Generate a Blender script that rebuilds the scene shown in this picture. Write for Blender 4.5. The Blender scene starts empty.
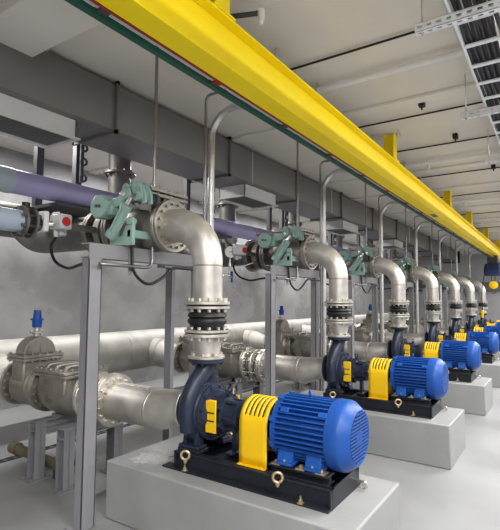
import bpy, math, random
from mathutils import Vector, Matrix
random.seed(7)
PI = math.pi
S = 2.5                      # pump spacing along the hall
CEIL = 3.8
col = bpy.context.scene.collection

# ------------------------------------------------------------------ materials
def mat(name, color, rough=0.5, metal=0.0, var=0.0, scale=6.0, bump=0.0, bscale=60.0, rvar=0.0, emit=None, coat=0.0):
    m = bpy.data.materials.new(name); m.use_nodes = True
    nt = m.node_tree; N = nt.nodes; L = nt.links
    b = N['Principled BSDF']
    b.inputs['Base Color'].default_value = (*color, 1)
    b.inputs['Roughness'].default_value = rough
    b.inputs['Metallic'].default_value = metal
    if metal == 0: b.inputs['Specular IOR Level'].default_value = .35
    if coat: b.inputs['Coat Weight'].default_value = coat
    if emit:
        b.inputs['Emission Color'].default_value = (*emit[0], 1)
        b.inputs['Emission Strength'].default_value = emit[1]
    tc = N.new('ShaderNodeTexCoord')
    if var or rvar:
        no = N.new('ShaderNodeTexNoise'); no.inputs['Scale'].default_value = scale
        no.inputs['Detail'].default_value = 5
        L.new(tc.outputs['Object'], no.inputs['Vector'])
        if var:
            mx = N.new('ShaderNodeMixRGB'); mx.blend_type = 'MIX'
            mx.inputs[1].default_value = (*[c * (1 - var) for c in color], 1)
            mx.inputs[2].default_value = (*[min(1, c * (1 + var)) for c in color], 1)
            rp = N.new('ShaderNodeValToRGB')
            rp.color_ramp.elements[0].position = .35; rp.color_ramp.elements[1].position = .65
            L.new(no.outputs['Fac'], rp.inputs[0]); L.new(rp.outputs[0], mx.inputs[0])
            L.new(mx.outputs[0], b.inputs['Base Color'])
        if rvar:
            mr = N.new('ShaderNodeMapRange')
            mr.inputs['From Min'].default_value = .3; mr.inputs['From Max'].default_value = .7
            mr.inputs['To Min'].default_value = max(.02, rough - rvar); mr.inputs['To Max'].default_value = rough + rvar
            L.new(no.outputs['Fac'], mr.inputs['Value']); L.new(mr.outputs[0], b.inputs['Roughness'])
    if bump:
        n2 = N.new('ShaderNodeTexNoise'); n2.inputs['Scale'].default_value = bscale
        n2.inputs['Detail'].default_value = 4
        L.new(tc.outputs['Object'], n2.inputs['Vector'])
        bp = N.new('ShaderNodeBump'); bp.inputs['Strength'].default_value = bump
        bp.inputs['Distance'].default_value = .02
        L.new(n2.outputs['Fac'], bp.inputs['Height']); L.new(bp.outputs[0], b.inputs['Normal'])
    return m

M = dict(
    floor=mat('painted_floor', (.27, .275, .28), .42, 0, .10, 1.1, .05, 9, .14),
    plinth=mat('painted_plinth', (.29, .295, .295), .5, 0, .06, 2.5, .10, 14, .1),
    wall=mat('painted_wall', (.33, .33, .335), .32, 0, .20, 1.3, .45, 2.6, .16),
    endwall=mat('end_wall_paint', (.40, .40, .42), .6, 0, .03, 2),
    ceil=mat('ceiling_paint', (.74, .70, .65), .55, 0, .05, .9, .04, 4, .1),
    rib=mat('ceiling_beam_paint', (.76, .73, .69), .55, 0, .05, 1.2),
    duct=mat('duct_grey', (.17, .168, .16), .42, .25, .08, 2.0, .05, 2.0, .05),
    diffuser=mat('diffuser_metal', (.82, .82, .82), .45, .1, .05, 3),
    grille=mat('grille_dark', (.32, .32, .32), .5, .1),
    steel=mat('stainless_pipe', (.60, .575, .53), .45, .8, .16, 5.5, .05, 25, .08),
    hdrsteel=mat('matt_header_steel', (.46, .445, .415), .6, .6, .16, 4.0, .05, 25, .06),
    weld=mat('weld_seam', (.44, .40, .34), .42, .9, .12, 20),
    flange=mat('stainless_flange', (.64, .61, .55), .40, .85, .10, 14, .05, 40, .10),
    cast=mat('cast_steel', (.35, .33, .29), .42, .75, .14, 8, .12, 60, .08),
    darkcast=mat('dark_cast_steel', (.20, .185, .165), .42, .7, .2, 9, .1, 50, .08),
    chrome=mat('bolt_steel', (.72, .70, .66), .25, 1),
    brass=mat('yellow_zinc', (.62, .50, .30), .35, .8, .1, 20),
    olive=mat('olive_brass_pipe', (.20, .175, .11), .45, .5, .15, 8),
    navy=mat('navy_pump_paint', (.020, .027, .050), .33, 0, .12, 9, .08, 90, .06),
    base=mat('black_base_paint', (.016, .018, .026), .4, 0, .15, 8, .05, 60, .05),
    blue=mat('blue_motor_paint', (.010, .073, .325), .40, 0, .08, 5, .03, 80, .05),
    bluedark=mat('blue_grille', (.012, .065, .28), .5),
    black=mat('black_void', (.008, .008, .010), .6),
    yellow=mat('yellow_guard_paint', (.86, .53, .006), .42, 0, .03, 4),
    beam=mat('yellow_beam_paint', (1.0, .75, .002), .45, 0, .03, 2),
    rubber=mat('black_rubber', (.014, .014, .015), .45, 0, .2, 15),
    green=mat('sea_green_paint', (.26, .40, .355), .42, 0, .07, 12, .04, 60),
    frame=mat('frame_grey_paint', (.235, .235, .25), .5, 0, .05, 4),
    conduit=mat('galvanised_conduit', (.62, .62, .62), .34, .8, .08, 8),
    thinc=mat('dark_steel_conduit', (.30, .29, .28), .3, .85),
    purple=mat('purple_pipe', (.46, .43, .72), .4, 0, .06, 3),
    pblue=mat('pale_blue_pipe', (.36, .43, .52), .4, 0, .06, 4),
    plight=mat('pale_band', (.46, .54, .60), .4),
    busgreen=mat('green_busbar', (.012, .085, .055), .4),
    red=mat('dark_red_insulator', (.25, .02, .015), .45),
    knob=mat('red_knob', (.55, .03, .03), .4),
    headershade=mat('shaded_header_colour', (.13, .125, .115), .5, .3, .15, 5),  # duct's shade put into the header and branch colour; risers share it
    white=mat('white_paint', (.80, .80, .79), .45, 0, .03, 5),
    tray=mat('white_galvanised', (.88, .90, .91), .4, .0, .04, 8),
    cable=mat('cable_sheath', (.040, .036, .044), .5, 0, .3, 30),
    blackc=mat('black_cable', (.010, .010, .011), .45),
    greyplastic=mat('grey_plastic', (.52, .54, .55), .45),
    capblue=mat('blue_cap_paint', (.01, .09, .42), .4),
    rail=mat('rail_strip', (.55, .53, .55), .4),
    dark=mat('dark_fitting_steel', (.07, .07, .075), .5, .3),  # plain dark steel for hangers, brackets and small fittings
    lamp=mat('lamp_diffuser', (.9, .9, .9), .5, 0, 0, 1, 0, 1, 0, ((1, .98, .95), 6)),
    stain=mat('grout_splash', (.40, .40, .40), .8, 0, .12, 30, .6, 50),
)

def stripes(m, freq, c2):
    nt = m.node_tree; N = nt.nodes; L = nt.links
    tc = N.new('ShaderNodeTexCoord'); wv = N.new('ShaderNodeTexWave'); wv.bands_direction = 'X'; wv.inputs['Scale'].default_value = freq
    rp = N.new('ShaderNodeValToRGB'); rp.color_ramp.interpolation = 'CONSTANT'; rp.color_ramp.elements[1].position = .7
    rp.color_ramp.elements[0].color = N['Principled BSDF'].inputs['Base Color'].default_value; rp.color_ramp.elements[1].color = (*c2, 1)
    L.new(tc.outputs['Object'], wv.inputs['Vector']); L.new(wv.outputs['Fac'], rp.inputs[0]); L.new(rp.outputs[0], N['Principled BSDF'].inputs['Base Color'])
M['grating'] = mat('grating_slots', (.008, .008, .01), .6); stripes(M['grating'], 3.1, (.09, .09, .095))

# ------------------------------------------------------------------ mesh builder (world coordinates)
class MB:
    def __init__(s): s.v = []; s.f = []
    def add(s, vs, fs):
        o = len(s.v); s.v += [tuple(v) for v in vs]; s.f += [tuple(i + o for i in f) for f in fs]; return s
    def box(s, x0, x1, y0, y1, z0, z1):
        vs = [(x, y, z) for x in (x0, x1) for y in (y0, y1) for z in (z0, z1)]
        return s.add(vs, [(0, 1, 3, 2), (4, 6, 7, 5), (0, 4, 5, 1), (2, 3, 7, 6), (0, 2, 6, 4), (1, 5, 7, 3)])
    def obox(s, c, ax, ay, az, hx, hy, hz):
        c = Vector(c); ax, ay, az = (Vector(a).normalized() for a in (ax, ay, az))
        vs = [c + ax * (i * hx) + ay * (j * hy) + az * (k * hz) for i in (-1, 1) for j in (-1, 1) for k in (-1, 1)]
        return s.add(vs, [(0, 1, 3, 2), (4, 6, 7, 5), (0, 4, 5, 1), (2, 3, 7, 6), (0, 2, 6, 4), (1, 5, 7, 3)])
    def bar(s, p0, p1, w, h, up=(0, 0, 1)):          # rectangular bar between two points
        p0, p1 = Vector(p0), Vector(p1); d = (p1 - p0); l = d.length; d.normalize()
        u = Vector(up); sd = d.cross(u)
        if sd.length < 1e-4: sd = d.cross(Vector((1, 0, 0)))
        sd.normalize(); u = sd.cross(d)
        return s.obox((p0 + p1) / 2, d, sd, u, l / 2, w / 2, h / 2)
    def lathe(s, o, ax, prof, n=32, caps=True):       # prof: (distance along axis, radius)
        o = Vector(o); ax = Vector(ax).normalized()
        a = Vector((0, 0, 1)) if abs(ax.z) < .9 else Vector((1, 0, 0))
        e1 = ax.cross(a).normalized(); e2 = ax.cross(e1)
        vs = []; fs = []
        for (t, r) in prof:
            for k in range(n):
                th = 2 * PI * k / n
                vs.append(o + ax * t + (e1 * math.cos(th) + e2 * math.sin(th)) * r)
        for i in range(len(prof) - 1):
            for k in range(n):
                k2 = (k + 1) % n
                fs.append((i * n + k, i * n + k2, (i + 1) * n + k2, (i + 1) * n + k))
        if caps:
            fs.append(tuple(range(n - 1, -1, -1))); m = (len(prof) - 1) * n
            fs.append(tuple(m + k for k in range(n)))
        return s.add(vs, fs)
    def cyl(s, p0, p1, r0, r1=None, n=24):
        p0, p1 = Vector(p0), Vector(p1)
        return s.lathe(p0, p1 - p0, [(0, r0), ((p1 - p0).length, r0 if r1 is None else r1)], n)
    def hexb(s, o, ax, r, h): return s.lathe(o, ax, [(0, r), (h, r)], 6)
    def ring(s, o, ax, R, r, n=28, m=10):
        return s.lathe(o, ax, [(r * math.sin(2 * PI * j / m), R + r * math.cos(2 * PI * j / m)) for j in range(m + 1)], n, False)
    def tube(s, pts, r, n=12, caps=True):             # r: number or list
        pts = [Vector(p) for p in pts]; k = len(pts)
        rs = r if isinstance(r, (list, tuple)) else [r] * k
        tg = []
        for i in range(k):
            t = pts[min(i + 1, k - 1)] - pts[max(i - 1, 0)]; tg.append(t.normalized())
        ref = Vector((0, 0, 1)) if abs(tg[0].z) < .9 else Vector((1, 0, 0))
        e = (ref - tg[0] * ref.dot(tg[0])).normalized(); vs = []; fs = []
        for i in range(k):
            e = (e - tg[i] * e.dot(tg[i])).normalized(); f = tg[i].cross(e)
            for j in range(n):
                th = 2 * PI * j / n
                vs.append(pts[i] + (e * math.cos(th) + f * math.sin(th)) * rs[i])
        for i in range(k - 1):
            for j in range(n):
                j2 = (j + 1) % n
                fs.append((i * n + j, i * n + j2, (i + 1) * n + j2, (i + 1) * n + j))
        if caps: fs.append(tuple(range(n - 1, -1, -1))); fs.append(tuple((k - 1) * n + j for j in range(n)))
        return s.add(vs, fs)
    def prism(s, poly, d, h):                         # poly: 3-D points, extruded by d*h
        d = Vector(d).normalized() * h; n = len(poly); vs = [Vector(p) for p in poly] + [Vector(p) + d for p in poly]
        fs = [tuple(range(n - 1, -1, -1)), tuple(range(n, 2 * n))] + [(i, (i + 1) % n, n + (i + 1) % n, n + i) for i in range(n)]
        return s.add(vs, fs)
    def flange(s, o, ax, R, th, n=12, br=.012, bolt=True, back=.02, front=.02, rim=.82):
        o = Vector(o); ax = Vector(ax).normalized()
        b = min(.004, th * .2)
        s.lathe(o, ax, [(0, R - b), (b, R), (th - b, R), (th, R - b)], 36)
        if bolt:
            a = Vector((0, 0, 1)) if abs(ax.z) < .9 else Vector((1, 0, 0))
            e1 = ax.cross(a).normalized(); e2 = ax.cross(e1)
            for k in range(n):
                t = 2 * PI * (k + .5) / n
                p = o + (e1 * math.cos(t) + e2 * math.sin(t)) * R * rim
                s.hexb(p - ax * back, ax, br, back); s.hexb(p + ax * th, ax, br, front)
        return s
    def build(s, name, m, parent=None, bevel=0, solid=0, kind=None, label=None, ang=38):
        me = bpy.data.meshes.new(name)
        off = Vector(parent['_org']) if parent is not None and '_org' in parent else Vector((0, 0, 0))
        vs = [Vector(v) - off for v in s.v]
        me.from_pydata(vs, [], s.f); me.update()
        import bmesh
        bm = bmesh.new(); bm.from_mesh(me); bmesh.ops.recalc_face_normals(bm, faces=bm.faces); bm.to_mesh(me); bm.free()
        for p in me.polygons: p.use_smooth = True
        me.set_sharp_from_angle(angle=math.radians(ang))
        me.materials.append(m)
        o = bpy.data.objects.new(name, me); col.objects.link(o)
        if parent is not None:
            o.parent = parent
            o['_org'] = tuple(off)
        if solid:
            d = o.modifiers.new('solid', 'SOLIDIFY'); d.thickness = solid
        if bevel:
            d = o.modifiers.new('bevel', 'BEVEL'); d.width = bevel; d.segments = 2; d.limit_method = 'ANGLE'; d.angle_limit = math.radians(50)
        if kind: o['kind'] = kind
        if label: o['label'] = label
        return o

def thing(name, loc, label, cat, group=None):
    o = bpy.data.objects.new(name, None); col.objects.link(o); o.location = loc
    o.empty_display_size = .1
    o['_org'] = tuple(loc); o['label'] = label; o['category'] = cat
    if group: o['group'] = group
    return o
def tag(o, label, cat, group=None):
    o['label'] = label; o['category'] = cat
    if group: o['group'] = group
    # put the origin of a one-mesh thing at its base
    vs = o.data.vertices
    xs = [v.co.x for v in vs]; ys = [v.co.y for v in vs]; zs = [v.co.z for v in vs]
    c = Vector(((min(xs) + max(xs)) / 2, (min(ys) + max(ys)) / 2, min(zs)))
    o.data.transform(Matrix.Translation(-c)); o.location = c
    return o
KIDS = {}
def kids(o):
    return [c for c in bpy.data.objects if c.parent == o]
def dup(o, dx, label):
    def rec(src, parent):
        c = src.copy(); col.objects.link(c)
        if parent is not None: c.parent = parent
        for ch in kids_cache(src): rec(ch, c)
        return c
    c = rec(o, None); c.location = Vector(o.location) + Vector((dx, 0, 0)); c['label'] = label
    return c
_kc = {}
def kids_cache(o):
    if o.name not in _kc: _kc[o.name] = kids(o)
    return _kc[o.name]
def arc(c, r, a0, a1, e1, e2, n=10):
    c = Vector(c); e1 = Vector(e1); e2 = Vector(e2)
    return [c + e1 * (r * math.cos(a0 + (a1 - a0) * i / n)) + e2 * (r * math.sin(a0 + (a1 - a0) * i / n)) for i in range(n + 1)]
def smooth(pts, n=6):
    P = [Vector(p) for p in pts]; P = [P[0] * 2 - P[1]] + P + [P[-1] * 2 - P[-2]]; out = []
    for i in range(1, len(P) - 2):
        for k in range(n):
            t = k / n; a, b, c, d = P[i - 1], P[i], P[i + 1], P[i + 2]
            out.append(.5 * ((2 * b) + (c - a) * t + (2 * a - 5 * b + 4 * c - d) * t * t + (3 * b - a - 3 * c + d) * t ** 3))
    out.append(P[-2]); return out

# ------------------------------------------------------------------ room
XA, XB, YA, YB = -3.0, 24.0, -5.0, 6.7
MB().box(XA, XB, YA, YB, -.1, 0).build('floor', M['floor'], kind='structure')
MB().box(XA, XB, YA, YB, CEIL, CEIL + .1).build('ceiling', M['ceil'], kind='structure')
MB().box(XA, XB, YB, YB + .1, 0, CEIL).build('wall_left', M['wall'], kind='structure')
MB().box(XA, XB, YA - .1, YA, 0, CEIL).build('wall_right', M['endwall'], kind='structure')
MB().box(XB, XB + .1, YA, YB, 0, CEIL).build('wall_far', M['endwall'], kind='structure')
MB().box(XA - .1, XA, YA, YB, 0, CEIL).build('wall_near', M['endwall'], kind='structure')
MB().box(XB - .12, XB, YA, YB, 2.02, 2.45).build('trim_1', M['duct'], kind='structure')
n = 2
for (x0, x1, zb) in ((1.62, 2.09, 3.63), (2.15, 2.70, 3.72)):
    MB().box(x0, x1, YA, YB if x0 < 2 else 1.72, zb, CEIL).build('trim_%d' % n, M['rib'], kind='structure', bevel=.008); n += 1
for x in (4.95, 7.9, 9.4, 11.6, 14.3, 16.8, 19.0, 21.5):
    MB().box(x, x + .16, YA, YB, 3.765, CEIL).build('trim_%d' % n, M['rib'], kind='structure', bevel=.006); n += 1

g = thing('drain_grating', (9, 4.62, 0), 'dark slotted drain grating running along the floor under the valves', 'drain')
MB().box(XA, 20, 4.585, 4.655, 0.0, .004).build('grating', M['grating'], g)
for y in (4.578, 4.655):
    MB().box(XA, 20, y, y + .008, 0, .009).build('edge_frame', M['dark'], g)

# ------------------------------------------------------------------ labels by pump
ORD = ['nearest', 'second nearest', 'third nearest', 'fourth nearest', 'fifth nearest', 'sixth nearest', 'farthest']
NP = 7
def repeat(proto, fmt, nmax=NP, start=1, step=S):
    for i in range(start, nmax): dup(proto, step * i, fmt % ORD[i])

X0, ZA = 2.735, .79          # pump centre line and shaft height
AX = Vector((0, 1, 0))

# ------------------------------------------------------------------ plinth
PF = 'grey painted concrete plinth carrying the %s pump'
p = thing('concrete_plinth', (2.755, 1.86, 0), PF % ORD[0], 'plinth', 'pump plinths')
MB().box(2.34, 3.17, .92, 2.84, 0, .415).build('plinth_block', M['plinth'], p, bevel=.012)
repeat(p, PF)
b = MB()
random.seed(3)
pts = []
for k in range(26):
    t = 2 * PI * k / 26; rr = 1 + .3 * random.uniform(-1, 1)
    pts.append((2.60 + .16 * rr * math.cos(t), 2.60 + .13 * rr * math.sin(t), .415))
b.prism(pts, (0, 0, 1), .006)
tag(b.build('grout_splash', M['stain'], None), 'pale rough grout splash on the nearest plinth under the suction pipe', 'grout')

# ------------------------------------------------------------------ base frame
BF = 'black steel base frame bolted under the %s pump'
xl, xr, y0, y1, z0, z1 = 2.51, 2.96, 1.12, 2.325, .415, .535
t = thing('pump_base', (X0, 1.78, z0), BF % ORD[0], 'base frame', 'pump base frames')
for sx, xo in ((1, xl), (-1, xr)):
    b = MB()
    b.box(min(xo - sx * .03, xo + sx * .05), max(xo - sx * .03, xo + sx * .05), y0, y1 + .085, z0, z0 + .012)
    b.box(min(xo + sx * .022, xo + sx * .032), max(xo + sx * .022, xo + sx * .032), y0, y1, z0, z1)
    b.box(min(xo, xo + sx * .06), max(xo, xo + sx * .06), y0, y1, z1 - .012, z1)
    b.build('side_beam', M['base'], t, bevel=.002)
for y in (y0, y1 - .012):
    MB().box(xl + .002, xr - .002, y, y + .012, z0, z1).build('end_plate', M['base'], t, bevel=.002)
MB().box(xl + .04, xr - .04, y0 + .02, y1 - .02, z0 + .02, z0 + .03).build('floor_plate', M['base'], t)
for y in (1.52, 1.95):
    MB().box(xl + .035, xr - .035, y, y + .05, z0 + .02, z1 - .001).build('cross_member', M['base'], t)
for sx in (-1, 1):
    xx = X0 + sx * .15
    b = MB(); b.box(xx - .05, xx + .05, y0 + .03, 1.55, z1 + .048, z1 + .06); b.box(xx - .006, xx + .006, y0 + .03, 1.55, z1, z1 + .05)
    b.box(xx - .05, xx + .05, y0 + .03, 1.55, z1, z1 + .01)
    b.build('motor_rail', M['base'], t, bevel=.002)
    for y in (1.20, 1.33, 1.50):
        b = MB(); b.box(xx - sx * -.02 - .03, xx + .03 + sx * .02, y - .03, y + .03, z1 + .06, z1 + .067)
        b.hexb((xx + sx * .03, y, z1 + .067), (0, 0, 1), .012, .018)
        b.build('shim', M['brass'], t)
for sx, xo in ((-1, xl), (1, xr)):
    for y in (1.30, 2.20):
        b = MB(); b.box(xo + sx * .022 - .016, xo + sx * .022 + .016, y - .016, y + .016, z0 + .012, z0 + .018)
        b.hexb((xo + sx * .022, y, z0 + .018), (0, 0, 1), .013, .016); b.cyl((xo + sx * .022, y, z0 + .03), (xo + sx * .022, y, z0 + .055), .006, n=8)
        b.build('anchor_bolt', M['brass'], t)
    for y, zz in ((1.45, .545), (2.19, .535)):
        b = MB(); b.ring((xo + sx * .03, y, zz), (1, 0.5, 0), .029, .009); b.cyl((xo + sx * .03, y, zz - .024), (xo + sx * .03, y, zz - .055), .008, n=8)
        b.hexb((xo + sx * .03, y, zz - .045), (0, 0, 1), .014, .012)
        b.build('lifting_ring', M['brass'], t)
b = MB(); b.box(xr - .06, xr - .05, y0 - .06, y0, z0 + .012, z0 + .06); b.ring((xr - .055, y0 - .05, z0 + .035), (1, 0, 0), .02, .007)
b.build('earth_lug', M['chrome'], t)
for sx in (-1, 1):
    MB().box(X0 + sx * .145 - .055, X0 + sx * .145 + .055, 2.12, 2.31, z1, z1 + .025).build('pump_pad', M['base'], t, bevel=.003)
repeat(t, BF)

# ------------------------------------------------------------------ pump
CF = 'navy blue cast centrifugal pump, the %s in the row'
t = thing('centrifugal_pump', (X0, 2.2, .56), CF % ORD[0], 'pump', 'navy pumps in a row')
b = MB()
b.lathe((X0, 2.345, ZA), (0, -1, 0), [(0, .115), (.03, .12), (.06, .15), (.08, .19), (.095, .20), (.16, .20), (.185, .19), (.20, .16)], 40)
sp = []; rr = []
for k in range(33):
    u = k / 32; a = -.25 * PI + u * 1.55 * PI          # round the casing, ends at the -X side
    R = .155 + .035 * u
    sp.append((X0 + R * math.cos(a + .15), 2.23, ZA + R * math.sin(a + .15))); rr.append(.038 + .020 * u)
b.tube(sp, rr, 18)
nk = smooth([(X0 - .185, 2.23, .68), (X0 - .20, 2.23, .80), (X0 - .185, 2.23, .90), (X0 - .125, 2.228, .995), (X0 - .045, 2.222, 1.065), (X0 - .008, 2.22, 1.11), (X0, 2.22, 1.15)], 6)
b.tube(nk, [.058 + .030 * (i / (len(nk) - 1)) ** 3 for i in range(len(nk))], 22)
b.tube(smooth([(X0 + .05, 2.23, .93), (X0 + .045, 2.228, 1.03), (X0 + .012, 2.22, 1.12)], 5), [.07, .066, .062, .06, .058, .058, .06, .062, .064, .066, .07], 18)
b.build('volute_casing', M['navy'], t, ang=60)
MB().flange((X0, 2.22, 1.143), (0, 0, 1), .135, .028, 8, .011, True, .016, 0).build('discharge_flange', M['navy'], t)
b = MB(); b.flange((X0, 2.345, ZA), (0, 1, 0), .165, .026, 8, .012, True, .018, 0)
b.build('suction_flange', M['navy'], t)
for sx in (-1, 1):
    b = MB(); x = X0 + sx * .145
    b.prism([(x - .05, 2.13, .56), (x + .05, 2.13, .56), (x + .05, 2.31, .56), (x - .05, 2.31, .56)], (0, 0, 1), .02)
    b.prism([(x - sx * .05, 2.16, .58), (x + sx * .03, 2.16, .58), (x - sx * .0, 2.16, .73), (x - sx * .08, 2.16, .73)], (0, 1, 0), .03)
    b.prism([(x - sx * .05, 2.26, .58), (x + sx * .03, 2.26, .58), (x - sx * .0, 2.26, .73), (x - sx * .08, 2.26, .73)], (0, 1, 0), .03)
    b.hexb((x, 2.155, .58), (0, 0, 1), .012, .014); b.hexb((x, 2.295, .58), (0, 0, 1), .012, .014)
    b.build('casing_foot', M['navy'], t, bevel=.004)
b = MB(); b.lathe((X0, 2.15, ZA), (0, -1, 0), [(0, .20), (.02, .20), (.022, .165), (.04, .16), (.06, .15), (.06, .13)], 36)
for k in range(12):
    a = 2 * PI * (k + .5) / 12; b.hexb((X0 + .182 * math.cos(a), 2.13, ZA + .182 * math.sin(a)), (0, -1, 0), .012, .014)
b.build('casing_cover', M['navy'], t)
b = MB()
b.lathe((X0, 2.10, ZA), (0, -1, 0), [(0, .135), (.03, .14), (.035, .14)], 32)
for a in (PI * .25, PI * .75, PI * 1.25, PI * 1.75):
    b.obox((X0 + .11 * math.cos(a), 2.05, ZA + .11 * math.sin(a)), (0, 1, 0), (math.cos(a), math.sin(a) * 0, math.sin(a)), (-math.sin(a), 0, math.cos(a)), .06, .025, .05)
b.lathe((X0, 2.01, ZA), (0, -1, 0), [(0, .125), (.012, .125), (.02, .10), (.07, .095), (.10, .095), (.11, .105), (.135, .105), (.14, .06)], 32)
for k in range(6):
    a = 2 * PI * k / 6; b.obox((X0 + .1 * math.cos(a), 1.95, ZA + .1 * math.sin(a)), (0, 1, 0), (math.cos(a), 0, math.sin(a)), (-math.sin(a), 0, math.cos(a)), .05, .014, .007)
b.build('bearing_housing', M['navy'], t)
b = MB(); b.box(X0 - .03, X0 + .03, 1.925, 1.955, .535, .72); b.box(X0 - .09, X0 + .09, 1.91, 1.97, .535, .548)
b.build('bearing_foot', M['navy'], t, bevel=.003)
MB().cyl((X0, 1.86, ZA), (X0, 1.76, ZA), .03).build('shaft', M['chrome'], t)
for sx in (-1, 1):
    gb = MB(); n_ = 8
    xs = X0 + sx * .135
    gb.prism([(xs, 2.015, ZA + .11), (xs, 2.015, ZA - .11), (xs, 2.105, ZA - .11), (xs, 2.105, ZA + .11)], (sx, 0, 0), .010)
    gb.box(min(xs, xs - sx * .03), max(xs, xs - sx * .03), 2.035, 2.10, ZA + .102, ZA + .11)
    gb.box(min(xs, xs - sx * .03), max(xs, xs - sx * .03), 2.035, 2.10, ZA - .11, ZA - .102)
    ob = gb.build('shaft_guard_plate', M['yellow'], t, bevel=.003)
    for dz in (.028, -.028):
        MB().box(min(xs + sx * .0085, xs + sx * .0115), max(xs + sx * .0085, xs + sx * .0115), 2.03, 2.09, ZA + dz - .005, ZA + dz + .005).build('slot', M['black'], ob)
b = MB(); b.cyl((X0, 2.0, .92), (X0, 2.0, .94), .02, n=12); b.ring((X0, 2.0, .965), (1, 0, 0), .018, .006, 16, 8)
b.build('oil_filler', M['navy'], t)
repeat(t, CF)

# ------------------------------------------------------------------ coupling guard
GF = 'yellow slotted coupling guard between motor and %s pump'
t = thing('coupling_guard', (X0, 1.71, .535), GF % ORD[0], 'guard', 'yellow coupling guards')
ya, yb = 1.585, 1.80; hw = .165; zc = ZA
prof = [(X0 - hw, .535)] + [(X0 - hw, .535 + (zc - .535) * k / 4) for k in range(1, 4)]
prof += [(X0 + hw * math.cos(PI - PI * k / 24), zc + hw * math.sin(PI - PI * k / 24)) for k in range(25)]
prof += [(X0 + hw, zc - (zc - .535) * k / 4) for k in range(1, 5)]
ys = [ya]; slots = []
for k in range(5):
    c = ya + .04 + k * .034; ys += [c - .0055, c + .0055]; slots.append((len(ys) - 2))
ys.append(yb)
b = MB(); vs = [(x, y, z) for (x, z) in prof for y in ys]; ny = len(ys); fs = []
for i in range(len(prof) - 1):
    zz = (prof[i][1] + prof[i + 1][1]) / 2
    for j in range(ny - 1):
        if j in slots and zz > zc + .07: continue
        fs.append((i * ny + j, i * ny + j + 1, (i + 1) * ny + j + 1, (i + 1) * ny + j))
b.add(vs, fs)
b.build('guard_shell', M['yellow'], t, solid=.004)
for sx in (-1, 1):
    b = MB(); x = X0 + sx * hw
    b.box(min(x, x + sx * .025), max(x, x + sx * .025), ya, yb, .535, .540)
    for y in (ya + .03, yb - .03): b.hexb((x + sx * .014, y, .54), (0, 0, 1), .008, .008)
    b.build('guard_foot', M['yellow'], t)
b = MB(); b.lathe((X0, 1.80, ZA), (0, -1, 0), [(0, .05), (.02, .1), (.07, .1), (.08, .06), (.10, .06), (.11, .1), (.16, .1), (.18, .05)], 24)
b.build('coupling', M['black'], t)
repeat(t, GF)

# ------------------------------------------------------------------ motor
MF = 'royal blue finned electric motor driving the %s pump'
t = thing('electric_motor', (X0, 1.29, .602), MF % ORD[0], 'motor', 'blue motors in a row')
ZM = .79
b = MB()
b.lathe((X0, 1.52, ZM), (0, -1, 0), [(0, .172), (.37, .172)], 48)
NF = 40
for k in range(NF):
    a = 2 * PI * k / NF
    if abs(math.sin(a) + 1) < .12: continue
    h = .019
    c = (X0 + (.17 + h) * math.cos(a), 1.33, ZM + (.17 + h) * math.sin(a))
    b.obox(c, (0, 1, 0), (math.cos(a), 0, math.sin(a)), (-math.sin(a), 0, math.cos(a)), .185, h, .0045)
b.build('finned_frame', M['blue'], t)
b = MB(); b.lathe((X0, 1.552, ZM), (0, -1, 0), [(-.02, .05), (-.018, .09), (0, .12), (0, .18), (.008, .200), (.040, .203), (.045, .19)], 40)
for k in range(8):
    a = 2 * PI * (k + .5) / 8; b.obox((X0 + .2 * math.cos(a), 1.53, ZM + .2 * math.sin(a)), (0, 1, 0), (math.cos(a), 0, math.sin(a)), (-math.sin(a), 0, math.cos(a)), .020, .012, .016)
b.build('end_shield', M['blue'], t)
b = MB(); b.lathe((X0, 1.175, ZM), (0, -1, 0), [(0, .20), (.0, .209), (.010, .213), (.075, .213), (.092, .208), (.140, .170), (.148, .160), (.142, .150), (.10, .148)], 56, False)
cw = b.build('fan_cowl', M['blue'], t)
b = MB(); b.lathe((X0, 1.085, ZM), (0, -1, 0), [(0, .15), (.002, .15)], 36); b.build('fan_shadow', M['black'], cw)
b = MB()
b.lathe((X0, 1.034, ZM), (0, -1, 0), [(0, .046), (.006, .046)], 24)
for k in range(15):
    z = -.14 + k * .02; w = math.sqrt(max(0, .152 ** 2 - z * z))
    b.box(X0 - w, X0 + w, 1.027, 1.033, ZM + z - .0055, ZM + z + .0055)
b.box(X0 - .004, X0 + .004, 1.026, 1.032, ZM - .15, ZM + .15)
b.build('fan_grille', M['bluedark'], cw)
for sx in (-1, 1):
    for yc in (1.44, 1.25):
        b = MB(); x = X0 + sx * .15
        b.box(x - .055, x + .055, yc - .055, yc + .055, .602, .620)
        b.prism([(x + sx * .045, yc - .05, .620), (x - sx * .05, yc - .05, .620), (x - sx * .08, yc - .05, .68), (x + sx * .02, yc - .05, .70)], (0, 1, 0), .10)
        b.build('motor_foot', M['blue'], t, bevel=.003)
        MB().hexb((x + sx * .035, yc, .622), (0, 0, 1), .013, .014).build('foot_bolt', M['chrome'], t)
b = MB(); b.cyl((X0, 1.36, .975), (X0, 1.36, .995), .02, n=12); b.ring((X0, 1.36, 1.014), (1, -1.2, 0), .018, .006, 18, 8)
b.build('eye_bolt', M['capblue'], t)
for sx in (-1, 1):
    for yc in (1.46, 1.20):
        a = PI / 2 + sx * .85
        b = MB(); b.obox((X0 + .2 * math.cos(a), yc, ZM + .2 * math.sin(a)), (0, 1, 0), (math.cos(a), 0, math.sin(a)), (-math.sin(a), 0, math.cos(a)), .028, .014, .018)
        b.build('frame_lug', M['blue'], t, bevel=.003)
b = MB(); b.box(X0 + .15, X0 + .28, 1.28, 1.44, ZM + .04, ZM + .15); b.build('terminal_box', M['blue'], t, bevel=.012)
repeat(t, MF)

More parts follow.
